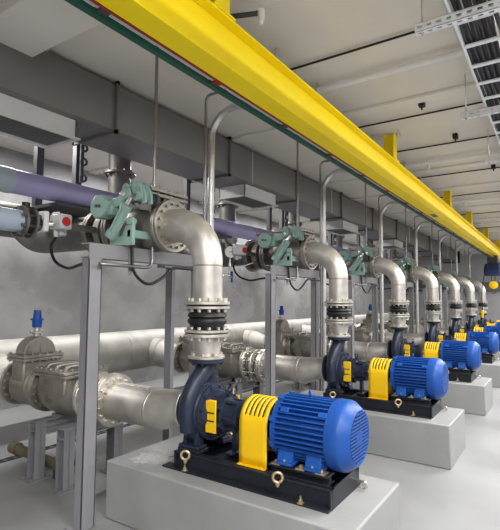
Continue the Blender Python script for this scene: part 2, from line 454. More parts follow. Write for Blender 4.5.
# ------------------------------------------------------------------ reducer, rubber joint, discharge elbow
Y0 = 2.22
RF = 'stainless flanged reducer on the outlet flange of the %s pump'
t = thing('flanged_reducer', (X0, Y0, 1.171), RF % ORD[0], 'pipe reducer', 'outlet reducers')
MB().flange((X0, Y0, 1.172), (0, 0, 1), .138, .024, 8, .012, True, .0, .02).build('lower_flange', M['flange'], t)
MB().lathe((X0, Y0, 1.19), (0, 0, 1), [(0, .098), (.03, .10), (.10, .112), (.15, .113)], 36).build('reducer_cone', M['steel'], t)
MB().flange((X0, Y0, 1.333), (0, 0, 1), .170, .024, 12, .014, True, .026, 0).build('upper_flange', M['flange'], t)
repeat(t, RF)
JF = 'black rubber expansion joint under the discharge pipe of the %s pump'
t = thing('expansion_joint', (X0, Y0, 1.361), JF % ORD[0], 'expansion joint', 'rubber expansion joints')
MB().flange((X0, Y0, 1.366), (0, 0, 1), .170, .020, 12, .014, True, 0, .022).build('lower_flange', M['flange'], t)
b = MB(); b.lathe((X0, Y0, 1.361), (0, 0, 1), [(0, .15), (.003, .155), (.026, .155), (.035, .125), (.055, .127), (.075, .146), (.098, .148), (.112, .132), (.122, .148), (.145, .143), (.160, .122), (.172, .125), (.180, .155), (.205, .155), (.208, .15)], 40)
b.build('rubber_bellows', M['rubber'], t, ang=70)
MB().flange((X0, Y0, 1.540), (0, 0, 1), .170, .020, 12, .014, True, .022, 0).build('upper_flange', M['flange'], t)
repeat(t, JF)

EF = 'stainless discharge elbow rising from the %s pump to its check valve'
t = thing('discharge_elbow', (X0, Y0, 1.570), EF % ORD[0], 'pipe elbow', 'discharge elbows')
MB().flange((X0, Y0, 1.572), (0, 0, 1), .172, .024, 12, .014, True, 0, .026).build('lower_flange', M['flange'], t)
RB = .335; ZT = 1.865
pts = [(X0, Y0, 1.585 + (ZT - 1.585) * k / 4) for k in range(4)] + arc((X0, Y0 + RB, ZT), RB, PI, PI / 2, (0, 1, 0), (0, 0, 1), 18) + [(X0, Y0 + RB + .05, ZT + RB)]
rs = [.113] * 4 + [.113 + .024 * k / 18 for k in range(19)] + [.137]
MB().tube(pts, rs, 36).build('pipe', M['steel'], t, ang=60)
b = MB(); b.lathe((X0, Y0, ZT - .006), (0, 0, 1), [(0, .1135), (.003, .1165), (.009, .1165), (.012, .1135)], 36, False); b.build('weld_seam', M['weld'], t)
ZP = ZT + RB                                                   # upper line height
b = MB(); b.flange((X0, 2.575, ZP), (0, 1, 0), .215, .028, 16, .012, True, .022, 0); b.build('upper_flange', M['cast'], t)
repeat(t, EF)

# ------------------------------------------------------------------ upper check valve with counterweight and damper
VF = 'grey check valve with sea green counterweight lever above the %s pump'
t = thing('lever_check_valve', (X0, 2.9, ZP - .22), VF % ORD[0], 'check valve', 'overhead check valves')
b = MB()
b.lathe((X0, 2.635, ZP), (0, 1, 0), [(0, .14), (.02, .15), (.08, .19), (.20, .205), (.38, .19), (.46, .15), (.55, .14)], 36)
b.box(X0 - .15, X0 + .17, 2.68, 2.98, ZP, ZP + .23)
b.build('valve_body', M['darkcast'], t, bevel=.01)
b = MB(); b.flange((X0, 2.606, ZP), (0, 1, 0), .215, .03, 16, .012, True, 0, .02); b.build('inlet_flange', M['cast'], t)
b = MB(); b.flange((X0, 3.17, ZP), (0, 1, 0), .215, .03, 16, .012, True, .02, 0); b.build('outlet_flange', M['darkcast'], t)
b = MB(); b.box(X0 - .20, X0 + .22, 2.63, 3.02, ZP + .225, ZP + .252); b.build('cover_seat', M['cast'], t, bevel=.004)
b = MB(); b.box(X0 - .20, X0 + .22, 2.63, 3.02, ZP + .266, ZP + .292)
for k in range(6):
    for (x, y) in ((X0 - .18 + .076 * k, 2.662), (X0 - .18 + .076 * k, 2.998)):
        b.hexb((x, y, ZP + .292), (0, 0, 1), .014, .022); b.hexb((x, y, ZP + .20), (0, 0, 1), .012, .07)
for k in range(1, 5):
    for x in (X0 - .18, X0 + .20): b.hexb((x, 2.662 + .067 * k, ZP + .292), (0, 0, 1), .014, .022); b.hexb((x, 2.662 + .067 * k, ZP + .20), (0, 0, 1), .012, .07)
b.build('cover_plate', M['cast'], t, bevel=.003)
# linkage on the -X side, worked out in its own Y-Z plane
xs = 2.42
b = MB(); b.cyl((X0 - .15, 2.618, 2.384), (xs - .03, 2.618, 2.384), .028, n=16); b.cyl((X0 - .15, 2.75, 2.41), (xs - .03, 2.75, 2.41), .024, n=16); b.cyl((X0 - .2, 2.618, 2.384), (X0 - .17, 2.618, 2.384), .05, n=16)
b.build('hinge_shaft', M['dark'], t)
def plate(pts, x): return [(x, y, z) for (y, z) in pts]
b = MB()
for x in (xs - .045, xs + .015):
    b.prism(plate([(2.70, 2.37), (2.79, 2.37), (2.80, 2.43), (2.79, 2.49), (2.755, 2.505), (2.725, 2.48), (2.70, 2.43)], x), (1, 0, 0), .024)
    b.prism(plate([(2.575, 2.36), (2.63, 2.345), (2.66, 2.40), (2.69, 2.45), (2.69, 2.495), (2.65, 2.505), (2.60, 2.47), (2.575, 2.42)], x), (1, 0, 0), .024)
    b.prism(plate([(2.545, 2.33), (2.58, 2.32), (2.60, 2.40), (2.66, 2.49), (2.64, 2.51), (2.58, 2.46), (2.55, 2.40)], x + .012), (1, 0, 0), .02)
b.cyl((xs - .06, 2.741, 2.41), (xs + .05, 2.741, 2.41), .036, n=18); b.cyl((xs - .06, 2.618, 2.384), (xs + .05, 2.618, 2.384), .036, n=18)
b.cyl((xs - .05, 2.665, 2.475), (xs + .05, 2.665, 2.475), .02, n=12)
fk = b.build('lever_fork', M['green'], t, bevel=.004)
for q in ((xs - .06, 2.741, 2.41), (xs - .06, 2.618, 2.384)): MB().hexb(q, (-1, 0, 0), .02, .012).build('pivot_pin', M['chrome'], fk)
b = MB(); b.bar((xs, 2.72, 2.405), (xs, 2.97, 2.352), .045, .075, (0, 0, 1)); b.build('lever_arm', M['green'], t, bevel=.006)
b = MB(); b.prism([(xs - .075, 3.04 + .105 * math.cos(a), 2.345 + .10 * math.sin(a)) for a in [PI / 8 + PI / 4 * k for k in range(8)]], (1, 0, 0), .11)
b.box(xs - .05, xs + .05, 2.90, 2.99, 2.27, 2.345)
cwt = b.build('counterweight', M['green'], t, bevel=.01)
for q in ((xs - .075, 3.02, 2.345), (xs - .075, 3.06, 2.35)): MB().hexb(q, (-1, 0, 0), .014, .01).build('weight_bolt', M['dark'], cwt)
b = MB(); pa, pb = Vector((xs - .05, 2.69, 2.37)), Vector((xs - .05, 2.90, 2.09)); d = (pb - pa)
b.cyl(pa + d * .16, pa + d * .28, .046, n=20); b.cyl(pa + d * .28, pa + d * .84, .036, n=20); b.cyl(pa + d * .84, pa + d * 1.0, .050, n=20)
sd = d.cross(Vector((1, 0, 0))).normalized()
for o in (sd * .042, -sd * .042, Vector((-.042, 0, 0))): b.cyl(pa + d * .2 + o, pa + d * .96 + o, .008, n=8)
b.build('damper_cylinder', M['green'], t)
MB().cyl(pa - d * .05, pa + d * .2, .018, n=12).build('damper_rod', M['chrome'], t)
b = MB(); b.prism(plate([(2.68, 2.02), (2.94, 2.02), (2.94, 2.075), (2.80, 2.10), (2.75, 2.19), (2.735, 2.235), (2.69, 2.235), (2.68, 2.19)], xs - .03), (1, 0, 0), .03)
b.box(xs - .03, X0 - .14, 2.70, 2.74, 2.08, 2.14); b.cyl((xs - .045, 2.713, 2.205), (xs + .02, 2.713, 2.205), .028, n=14)
b.build('damper_bracket', M['green'], t, bevel=.004)
repeat(t, VF)

# ------------------------------------------------------------------ isolating butterfly valve + actuator, branch pipe
BFv = 'dark flanged butterfly valve with grey actuator box behind the %s counterweight'
t = thing('butterfly_valve', (X0, 3.36, ZP - .22), BFv % ORD[0], 'butterfly valve', 'overhead butterfly valves')
b = MB(); b.flange((X0, 3.205, ZP), (0, 1, 0), .215, .03, 16, .012, True, 0, .02); b.build('inlet_flange', M['darkcast'], t)
b = MB(); b.lathe((X0, 3.235, ZP), (0, 1, 0), [(0, .13), (.05, .14), (.06, .19), (.13, .19), (.14, .14), (.20, .14)], 32)
b.cyl((X0, 3.33, ZP + .15), (X0, 3.33, ZP + .27), .05, n=16); b.cyl((X0, 3.33, ZP + .27), (X0, 3.33, ZP + .29), .075, n=16)
b.cyl((X0 - .18, 3.33, ZP), (X0 - .47, 3.33, ZP), .028, n=12); b.build('valve_body', M['darkcast'], t)
b = MB(); b.flange((X0, 3.43, ZP), (0, 1, 0), .215, .03, 16, .012, True, .02, .02); b.build('outlet_flange', M['darkcast'], t)
b = MB(); b.obox((X0 - 0.525, 3.320, ZP + .02), (1, 0, 0), (0, 1, 0), (0, 0, 1), .055, .075, .062); b.obox((X0 - 0.495, 3.370, ZP - .06), (1, 0, 0), (0, 1, 0), (0, 0, 1), .035, .05, .025)
ab = b.build('actuator_box', M['greyplastic'], t, bevel=.016)
b = MB(); b.cyl((X0 - 0.530, 3.245, ZP + .02), (X0 - 0.530, 3.235, ZP + .02), .036, n=20); b.box(X0 - 0.538, X0 - 0.522, 3.218, 3.236, ZP - .01, ZP + .05)
b.build('red_knob', M['knob'], ab, label='red turning knob on the box front')
b = MB(); b.cyl((X0 - 0.530, 3.400, ZP + .07), (X0 - 0.530, 3.400, ZP + .11), .012, n=8); b.cyl((X0 - 0.530, 3.430, ZP + .10), (X0 - 0.530, 3.340, ZP + .10), .008, n=8); b.build('position_lever', M['white'], ab)
MB().cyl((X0 - 0.550, 3.340, ZP - .055), (X0 - 0.550, 3.340, ZP - .10), .018, n=10).build('cable_gland', M['greyplastic'], ab)
repeat(t, BFv)

HF = 'dark branch pipe joining the %s butterfly valve to the discharge header'
t = thing('branch_pipe', (X0, 4.2, ZP - .2), HF % ORD[0], 'pipe', 'discharge branch pipes')
MB().flange((X0, 3.465, ZP), (0, 1, 0), .215, .028, 16, .012, True, 0, .022).build('flange', M['darkcast'], t)
MB().tube(smooth([(X0, 3.48, ZP), (X0, 4.0, ZP), (X0, 4.5, ZP + .02), (X0, 4.85, ZP + .20)], 6), .137, 28).build('pipe', M['headershade'], t, ang=60)
repeat(t, HF)

# headers
t = thing('discharge_header', (9, 5.0, 2.27), 'large grey discharge header pipe running along the wall under the purple pipe', 'pipe')
MB().cyl((XA + .05, 5.0, 2.46), (20.5, 5.0, 2.46), .19, n=36).build('pipe', M['headershade'], t, ang=60)
for k in range(7):
    x = 1.4 + S * k
    b = MB(); b.flange((x, 5.0, 2.46), (1, 0, 0), .245, .03, 14, .013, True, .02, 0); b.flange((x + .033, 5.0, 2.46), (1, 0, 0), .245, .03, 14, .013, True, 0, .02)
    b.build('flange_joint', M['darkcast'], t)
HY, HZ, HR = 5.5, .815, .295
t = thing('suction_header', (9, HY, HZ - HR), 'large stainless suction header pipe running low along the wall', 'pipe')
MB().cyl((XA + .05, HY, HZ), (20.5, HY, HZ), HR, n=48).build('pipe', M['hdrsteel'], t, ang=60)
for k in range(14):
    x = .95 + 1.25 * k
    b = MB(); b.lathe((x, HY, HZ), (1, 0, 0), [(0, HR + .0005), (.004, HR + .004), (.014, HR + .004), (.018, HR + .0005)], 40, False); b.build('weld_seam', M['weld'], t)
for k in range(7):
    x = 4.0 + S * k
    b = MB(); b.box(x - .05, x + .05, HY - .22, HY + .22, 0, .02); b.box(x - .04, x + .04, HY - .16, HY + .16, .02, .56)
    tag(b.build('pipe_saddle', M['frame'], None, bevel=.004), 'grey steel saddle under the suction header, %s of the row' % ORD[k], 'pipe support', 'suction header saddles')

# ------------------------------------------------------------------ suction line
ZS = .735
SF = 'fat stainless suction pipe feeding the %s pump'
t = thing('suction_pipe', (X0, 2.9, ZS - .16), SF % ORD[0], 'pipe', 'suction pipes')
MB().flange((X0, 3.215, ZS), (0, 1, 0), .225, .03, 16, .013, True, .024, 0).build('inlet_flange', M['flange'], t)
b = MB()
pts = [(X0, 3.225, ZS), (X0, 3.0, ZS), (X0, 2.72, ZS), (X0, 2.64, ZS + .005), (X0, 2.56, ZS + .02), (X0, 2.49, ZS + .042), (X0, 2.43, ZS + .053), (X0, 2.38, ZA)]
b.tube(pts, [.158, .158, .158, .156, .148, .128, .116, .114], 40); b.build('pipe', M['steel'], t, ang=60)
b = MB(); b.lathe((X0, 2.715, ZS), (0, 1, 0), [(0, .1582), (.004, .162), (.014, .162), (.018, .1582)], 40, False); b.build('weld_seam', M['weld'], t)
b = MB(); b.flange((X0, 2.373, ZA), (0, 1, 0), .16, .024, 8, .012, True, 0, .02); b.build('outlet_flange', M['flange'], t)
repeat(t, SF)

DFm = 'dismantling joint of twin flanges and tie rods on the %s suction line'
t = thing('dismantling_joint', (X0, 3.38, ZS - .225), DFm % ORD[0], 'pipe joint', 'dismantling joints')
MB().flange((X0, 3.248, ZS), (0, 1, 0), .225, .03, 16, .013, True, 0, .024).build('outlet_flange', M['flange'], t)
b = MB(); b.lathe((X0, 3.27, ZS), (0, 1, 0), [(0, .16), (.06, .16), (.065, .18), (.10, .18), (.105, .165), (.19, .165)], 36); b.build('sleeve', M['cast'], t)
MB().flange((X0, 3.36, ZS), (0, 1, 0), .215, .024, 16, .012, True, .02, .02).build('middle_flange', M['flange'], t)
MB().flange((X0, 3.475, ZS), (0, 1, 0), .225, .03, 16, .013, True, .022, 0).build('inlet_flange', M['flange'], t)
for k in range(8):
    a = 2 * PI * (k + .5) / 8; x, z = X0 + .19 * math.cos(a), ZS + .19 * math.sin(a)
    MB().cyl((x, 3.25, z), (x, 3.50, z), .009, n=8).build('tie_rod', M['chrome'], t)
repeat(t, DFm)

KF = 'cast check valve with ribbed bolted cover on the %s suction line'
t = thing('suction_check_valve', (X0, 3.87, .52), KF % ORD[0], 'check valve', 'suction check valves')
MB().flange((X0, 3.508, ZS), (0, 1, 0), .225, .032, 16, .013, True, 0, .024).build('outlet_flange', M['cast'], t)
b = MB(); b.lathe((X0, 3.53, ZS), (0, 1, 0), [(0, .15), (.04, .155), (.10, .185), (.20, .205), (.46, .205), (.56, .185), (.62, .155), (.66, .15)], 40)
b.box(X0 - .207, X0 + .207, 3.66, 4.06, ZS, .905); b.build('valve_body', M['cast'], t, bevel=.02)
MB().flange((X0, 4.16, ZS), (0, 1, 0), .225, .032, 16, .013, True, .024, 0).build('inlet_flange', M['cast'], t)
b = MB(); b.box(X0 - .235, X0 + .235, 3.62, 4.10, .895, .922); cs = b.build('cover_seat', M['cast'], t, bevel=.004)
b = MB(); b.box(X0 - .235, X0 + .235, 3.62, 4.10, .926, .955)
for k in range(7):
    for x in (X0 - .212, X0 + .212): b.hexb((x, 3.645 + .0717 * k, .955), (0, 0, 1), .014, .02)
for k in range(1, 6):
    for y in (3.645, 4.075): b.hexb((X0 - .212 + .0707 * k, y, .955), (0, 0, 1), .014, .02)
b.build('cover_plate', M['cast'], t, bevel=.004)
for y in (3.72, 3.86, 4.0):
    b = MB(); b.tube(smooth([(X0 - .15, y, .957), (X0 - .13, y, .985), (X0, y, .99), (X0 + .13, y, .985), (X0 + .15, y, .957)], 4), .02, 10)
    b.build('cover_rib', M['cast'], t)
# raised casting marks on the side of the body (four short worn lines of characters)
random.seed(12)
b = MB(); xf = X0 - .2075
ST = {'I': ['v0'], 'L': ['v0', 'b'], 'T': ['v1', 't'], 'N': ['v0', 'v2', 'd'], 'H': ['v0', 'v2', 'm'], 'C': ['v0', 't', 'b'], 'O': ['v0', 'v2', 't', 'b'], 'V': ['d', 'e'], 'M': ['v0', 'v2', 't', 'v1']}
def glyph(ch, yc, zc, w, h):
    for q in ST[ch]:
        if q[0] == 'v': y = yc + (1 - int(q[1])) * w / 2; b.bar((xf, y, zc - h / 2), (xf, y, zc + h / 2), .008, .010, (1, 0, 0))
        elif q == 'd': b.bar((xf, yc + w / 2, zc + h / 2), (xf, yc - w / 2, zc - h / 2), .008, .010, (1, 0, 0))
        elif q == 'e': b.bar((xf, yc - w / 2, zc + h / 2), (xf, yc + w / 2, zc - h / 2), .008, .010, (1, 0, 0))
        else: z = zc + {'t': h / 2, 'm': 0, 'b': -h / 2}[q]; b.bar((xf, yc - w / 2, z), (xf, yc + w / 2, z), .008, .010, (1, 0, 0))
for row, txt in enumerate(('NMVH', 'LVT', 'ON', 'TCHI')):
    for j, ch in enumerate(txt): glyph(ch, 3.935 - j * .036, .835 - row * .052, .022, .034)
b.build('casting_marks', M['cast'], t)
repeat(t, KF)

GTF = 'cast gate valve with domed bonnet and blue cap on the %s suction line'
t = thing('gate_valve', (X0, 4.45, .5), GTF % ORD[0], 'gate valve', 'suction gate valves')
MB().flange((X0, 4.196, ZS), (0, 1, 0), .225, .032, 16, .013, True, 0, .024).build('outlet_flange', M['cast'], t)
b = MB(); b.lathe((X0, 4.22, ZS), (0, 1, 0), [(0, .15), (.04, .155), (.09, .20), (.35, .20), (.40, .155), (.46, .15)], 36)
b.box(X0 - .19, X0 + .19, 4.345, 4.555, ZS, 1.0); b.build('valve_body', M['cast'], t, bevel=.02)
MB().flange((X0, 4.672, ZS), (0, 1, 0), .225, .032, 16, .013, True, .024, 0).build('inlet_flange', M['cast'], t)
b = MB(); b.box(X0 - .215, X0 + .215, 4.30, 4.60, .992, 1.017); b.box(X0 - .215, X0 + .215, 4.30, 4.60, 1.022, 1.05)
for k in range(6):
    for y in (4.318, 4.582): b.hexb((X0 - .19 + .076 * k, y, .975), (0, 0, 1), .013, .095)
b.build('bonnet_flange', M['cast'], t, bevel=.003)
b = MB(); R_ = .168
b.prism([(X0 - R_, 4.37, 1.05)] + [(X0 + R_ * math.cos(PI - PI * k / 20), 4.37, 1.06 + R_ * .95 * math.sin(PI - PI * k / 20)) for k in range(21)] + [(X0 + R_, 4.37, 1.05)], (0, 1, 0), .16)
b.box(X0 - .008, X0 + .008, 4.355, 4.37, 1.05, 1.15)
b.build('bonnet', M['cast'], t, bevel=.006, ang=25)
b = MB(); b.cyl((X0, 4.45, 1.22), (X0, 4.45, 1.25), .04, n=16); b.flange((X0, 4.45, 1.25), (0, 0, 1), .068, .022, 6, .01, True, .01, .012); b.cyl((X0, 4.45, 1.272), (X0, 4.45, 1.315), .028, n=14)
b.build('gland', M['flange'], t)
b = MB(); b.cyl((X0, 4.45, 1.31), (X0, 4.45, 1.385), .045, .05, n=18); b.cyl((X0, 4.45, 1.385), (X0, 4.45, 1.40), .065, n=18); b.cyl((X0, 4.45, 1.40), (X0, 4.45, 1.485), .042, .034, n=6)
b.build('stem_cap', M['capblue'], t, label='blue stem cap')
repeat(t, GTF)

QF = 'stainless tapered branch from suction header to the %s gate valve'
t = thing('suction_branch', (X0, 5.0, .5), QF % ORD[0], 'pipe reducer', 'suction header branches')
MB().flange((X0, 4.708, ZS), (0, 1, 0), .225, .03, 16, .013, True, 0, .024).build('flange', M['flange'], t)
MB().tube([(X0, 4.73, ZS), (X0, 4.80, ZS), (X0, 4.85, ZS + .004), (X0, 5.05, ZS + .03), (X0, 5.10, ZS + .035), (X0, 5.32, ZS + .05)], [.158, .158, .162, .208, .212, .212], 40).build('pipe', M['hdrsteel'], t, ang=60)
b = MB(); b.lathe((X0, 5.09, ZS + .034), (0, 1, 0), [(0, .2125), (.004, .217), (.014, .217), (.018, .2125)], 40, False); b.build('weld_seam', M['weld'], t)
repeat(t, QF)

def hpost(b, x, y, z0, z1, w=.09, d=.09, tk=.009):
    b.box(x - w / 2, x + w / 2, y - d / 2, y - d / 2 + tk, z0, z1); b.box(x - w / 2, x + w / 2, y + d / 2 - tk, y + d / 2, z0, z1)
    b.box(x - tk / 2, x + tk / 2, y - d / 2, y + d / 2, z0, z1)
for (yy, wd) in ((3.53, 'outlet'), (3.95, 'inlet')):
    F = 'grey steel stand under the check valve ' + wd + ' of the %s suction line'
    t = thing('valve_stand', (X0, yy, 0), F % ORD[0], 'pipe support', 'valve stands')
    for x in (X0 - .262, X0 + .262):
        b = MB(); hpost(b, x, yy, .012, .50, .10, .11); b.build('post', M['frame'], t)
        b = MB(); b.box(x - .1, x + .1, yy - .085, yy + .085, 0, .012)
        for dx in (-.08, .08):
            for dy in (-.06, .06): b.hexb((x + dx, yy + dy, .012), (0, 0, 1), .01, .014)
        b.build('base_plate', M['frame'], t)
    b = MB(); b.box(X0 - .315, X0 + .315, yy - .05, yy + .045, .50, .51); b.box(X0 - .30, X0 + .30, yy - .005, yy + .005, .43, .50); b.box(X0 - .315, X0 + .315, yy - .05, yy + .045, .42, .43)
    b.box(X0 - .1, X0 + .1, yy - .04, yy + .04, .51, .535)
    b.build('cross_beam', M['frame'], t)
    repeat(t, F)

# capped drain stub low on the floor, near the first stand only, and drain cocks further on
t = thing('drain_stub', (2.56, 4.1, 0), 'olive capped pipe stub lying low behind the two nearest valve stands', 'pipe')
MB().cyl((2.57, 4.44, .15), (2.60, 3.62, .10), .047, n=20).build('pipe', M['olive'], t)
MB().cyl((2.566, 4.50, .154), (2.572, 4.41, .148), .058, n=20).build('end_cap', M['olive'], t)
for y in (4.2, 3.8): MB().box(2.555, 2.615, y - .02, y + .02, 0, .10).build('foot', M['dark'], t)

# ------------------------------------------------------------------ front pipe frames
FF = 'grey painted steel frame carrying the overhead pipe of the %s pump'
t = thing('pipe_gantry', (2.73, 2.8, 0), FF % ORD[0], 'steel frame', 'grey pipe frames')
for x in (2.087, 3.27):
    b = MB(); b.box(x, x + .112, 2.78, 2.79, .012, 1.91); b.box(x, x + .009, 2.78, 2.86, .012, 1.90); b.box(x + .103, x + .112, 2.78, 2.86, .012, 1.90)
    b.build('post', M['frame'], t, bevel=.002)
    MB().box(x - .02, x + .13, 2.79, 2.93, 0, .012).build('base_plate', M['frame'], t)
b = MB(); b.box(2.087, 3.382, 2.78, 2.79, 1.905, 2.012); b.box(2.087, 3.382, 2.79, 2.88, 2.003, 2.012); b.box(2.087, 3.382, 2.79, 2.88, 1.905, 1.914)
b.build('cross_beam', M['frame'], t, bevel=.002)
repeat(t, FF)
t = thing('pipe_stand', (3.48, 3.3, 0), 'slim grey post with short crosshead behind the nearest discharge pipe', 'steel post')
b = MB(); b.box(3.455, 3.505, 3.27, 3.36, .012, 1.92); b.build('post', M['frame'], t, bevel=.004)
b = MB(); b.box(3.34, 3.95, 3.26, 3.37, 1.92, 2.005); b.build('crosshead', M['frame'], t, bevel=.004)
MB().box(3.40, 3.56, 3.22, 3.40, 0, .012).build('base_plate', M['frame'], t)

# ------------------------------------------------------------------ conduits
PFm = 'thick galvanised conduit rising beside the %s discharge pipe and bending at the ceiling'
t = thing('conduit_riser', (3.40, 2.70, 0), PFm % ORD[0], 'conduit', 'thick conduit risers')
cx = 3.355
pts = [(cx, 2.70, 0), (cx, 2.70, 1.5), (cx, 2.70, 3.13)] + arc((cx, 2.45, 3.13), .25, 0, PI / 2, (0, 1, 0), (0, 0, 1), 10)[1:] + [(cx, 2.30, 3.38)]
MB().tube(pts, .032, 16).build('pipe', M['conduit'], t, ang=60)
MB().cyl((cx, 2.36, 3.38), (cx, 2.27, 3.38), .042, n=16).build('coupling', M['conduit'], t)
b = MB(); b.tube([(cx, 2.30, 3.38), (cx, 2.10, 3.40), (cx, 2.0, 3.5), (cx, 1.98, CEIL)], .02, 10); b.build('flexible_tail', M['conduit'], t)
for z in (1.0, 2.5): b = MB(); b.cyl((cx, 2.70, z), (cx, 2.70, z + .05), .038, n=16); b.build('coupling', M['conduit'], t)
repeat(t, PFm)
TF = 'thin steel conduit rising beside the %s thick conduit and bending at the busbar'
t = thing('thin_conduit', (3.27, 2.70, 0), TF % ORD[0], 'conduit', 'thin conduit risers')
pts = [(3.27, 2.705, .0), (3.27, 2.705, 3.46)] + arc((3.27, 2.645, 3.46), .06, 0, PI / 2, (0, 1, 0), (0, 0, 1), 6)[1:] + [(3.27, 2.2, 3.52), (3.27, 2.06, 3.52)]
MB().tube(pts, .014, 10).build('pipe', M['thinc'], t, ang=60)
b = MB(); b.cyl((3.27, 2.1, 3.52), (3.27, 2.1, CEIL), .008, n=8); b.build('drop_rod', M['thinc'], t)
repeat(t, TF)
DF = 'slender conduit drop hanging before the %s counterweight and turning along its frame'
t = thing('drop_conduit', (2.80, 2.75, 1.86), DF % ORD[0], 'conduit', 'conduit drops')
xd, yd = 2.655, 2.735
pts = [(xd, yd, CEIL), (xd, yd, 3.0), (xd, yd, 1.93)] + arc((xd - .07, yd, 1.93), .07, 0, -PI / 2, (1, 0, 0), (0, 0, 1), 6)[1:] + [(2.30, yd, 1.86), (2.14, yd, 1.86)]
MB().tube(pts, .014, 12).build('pipe', M['thinc'], t, ang=60)
MB().cyl((xd, yd, CEIL - .05), (xd, yd, CEIL), .022, n=12).build('ceiling_cap', M['thinc'], t)
MB().box(2.44, 2.475, 2.77, 2.775, 1.79, 2.0).build('clamp_strap', M['frame'], t)
repeat(t, DF)

# black cables
WF = 'black looping cable from the %s actuator box to the frame post'
b = MB(); b.tube(smooth([(2.185, 3.34, ZP - .10), (2.17, 3.38, 2.02), (2.16, 3.30, 1.90), (2.15, 3.12, 1.84), (2.12, 2.95, 1.855), (2.10, 2.87, 1.86)], 7), .012, 10)
o = tag(b.build('actuator_cable', M['blackc']), WF % ORD[0], 'cable', 'actuator cables'); repeat(o, WF)
WF2 = 'black sagging cable from conduit end to the %s check valve damper'
b = MB(); b.tube(smooth([(2.46, 2.76, 2.02), (2.46, 2.74, 1.84), (2.53, 2.72, 1.75), (2.62, 2.71, 1.73), (2.74, 2.71, 1.78), (2.87, 2.71, 1.865), (3.0, 2.71, 1.875), (3.26, 2.72, 1.87)], 7), .012, 10)
o = tag(b.build('damper_cable', M['blackc']), WF2 % ORD[0], 'cable', 'damper cables'); repeat(o, WF2)

# pale blue line with black coupling at far left
ZB, YBp = 2.185, 3.35
t = thing('blue_pipe', (1.0, YBp, ZB - .118), 'pale blue pipe with flanged end at the left edge under the purple pipe', 'pipe')
MB().cyl((XA + .05, YBp, ZB), (1.90, YBp, ZB), .085, n=32).build('pipe', M['pblue'], t, ang=60)
MB().flange((1.88, YBp, ZB), (1, 0, 0), .125, .02, 8, .014, True, .03, 0).build('flange', M['darkcast'], t)
t = thing('wafer_valve', (1.97, YBp, ZB - .125), 'black wafer valve clamped between the pale blue pipe and white plate', 'valve')
b = MB(); b.lathe((1.902, YBp, ZB), (1, 0, 0), [(0, .095), (.03, .10), (.06, .085), (.08, .06), (.14, .055)], 28); b.cyl((1.93, YBp, ZB + .08), (1.93, YBp, ZB + .15), .03, n=14)
b.build('valve_body', M['rubber'], t)
for k in range(8):
    a = 2 * PI * (k + .5) / 8; MB().cyl((1.86, YBp + .103 * math.cos(a), ZB + .103 * math.sin(a)), (1.985, YBp + .103 * math.cos(a), ZB + .103 * math.sin(a)), .009, n=8).build('stud', M['dark'], t)
MB().flange((1.955, YBp, ZB), (1, 0, 0), .125, .02, 8, .014, True, 0, .02).build('clamp_ring', M['darkcast'], t)
MB().box(2.04, 2.085, YBp - .07, YBp + .05, ZB - .06, ZB + .10).build('indicator_plate', M['white'], t, bevel=.01)
b = MB(); b.cyl((2.085, YBp, ZB), (2.14, YBp - .03, ZB + .01), .03, n=12); b.build('neck', M['chrome'], t)

# pressure gauges with drain cock
GAF = 'white faced pressure gauge with drain cock beside the %s discharge pipe'
t = thing('pressure_gauge', (4.66, 3.43, 1.95), GAF % ORD[1], 'gauge')
gx, gy, gz = 4.66, 3.43, 2.20; dn = Vector((-.55, -.83, 0)).normalized()
MB().lathe((gx, gy, gz), dn, [(-.02, .06), (-.02, .068), (.02, .072), (.025, .072), (.025, .062)], 28).build('case', M['chrome'], t)
fc = MB(); fc.lathe(Vector((gx, gy, gz)) + dn * .022, dn, [(0, .062), (.003, .062)], 28); fo = fc.build('dial_face', M['white'], t)
sd = Vector((0, 0, 1)).cross(dn)
MB().bar(Vector((gx, gy, gz)) + dn * .027 - sd * .02, Vector((gx, gy, gz)) + dn * .027 + sd * .03, .006, .003, dn).build('needle', M['blackc'], fo)
b = MB(); b.cyl((gx, gy, gz - .07), (gx, gy, gz - .30), .014, n=10); b.cyl((gx, gy, gz - .14), (gx, gy, gz - .19), .024, n=10); b.cyl((gx, gy, gz - .29), (gx - .1, gy + .08, gz - .29), .016, n=10)
b.tube(smooth([(gx, gy, gz - .165), (gx + .16, gy - .05, gz - .165), (gx + .34, gy - .10, gz - .12), (gx + .44, gy - .13, gz - .08)], 4), .011, 8); b.build('stem', M['chrome'], t)
MB().box(gx + .035, gx + .06, gy - .01, gy + .01, gz - .38, gz - .24).build('handle', M['capblue'], t)
MB().cyl((gx, gy, gz - .31), (gx + .05, gy, gz - .31), .015, n=10).build('cock_body', M['chrome'], t)

CKF = 'small stainless drain cock with blue handle under the %s suction valves'
t = thing('drain_cock', (4.36, 3.15, 0), CKF % ORD[1], 'drain valve', 'drain cocks')
b = MB(); b.cyl((4.36, 3.15, 0), (4.36, 3.15, .60), .022, n=12); b.cyl((4.36, 3.15, .52), (4.36, 3.15, .60), .035, n=12); b.cyl((4.36, 3.15, 0), (4.36, 3.15, .02), .05, n=12); b.cyl((4.36, 3.15, .59), (4.75, 3.35, .60), .02, n=10)
b.build('pipe', M['chrome'], t)
MB().box(4.39, 4.41, 3.13, 3.15, .40, .53).build('handle', M['capblue'], t)
dup(t, S, CKF % ORD[2]); dup(t, 2 * S, CKF % ORD[3])

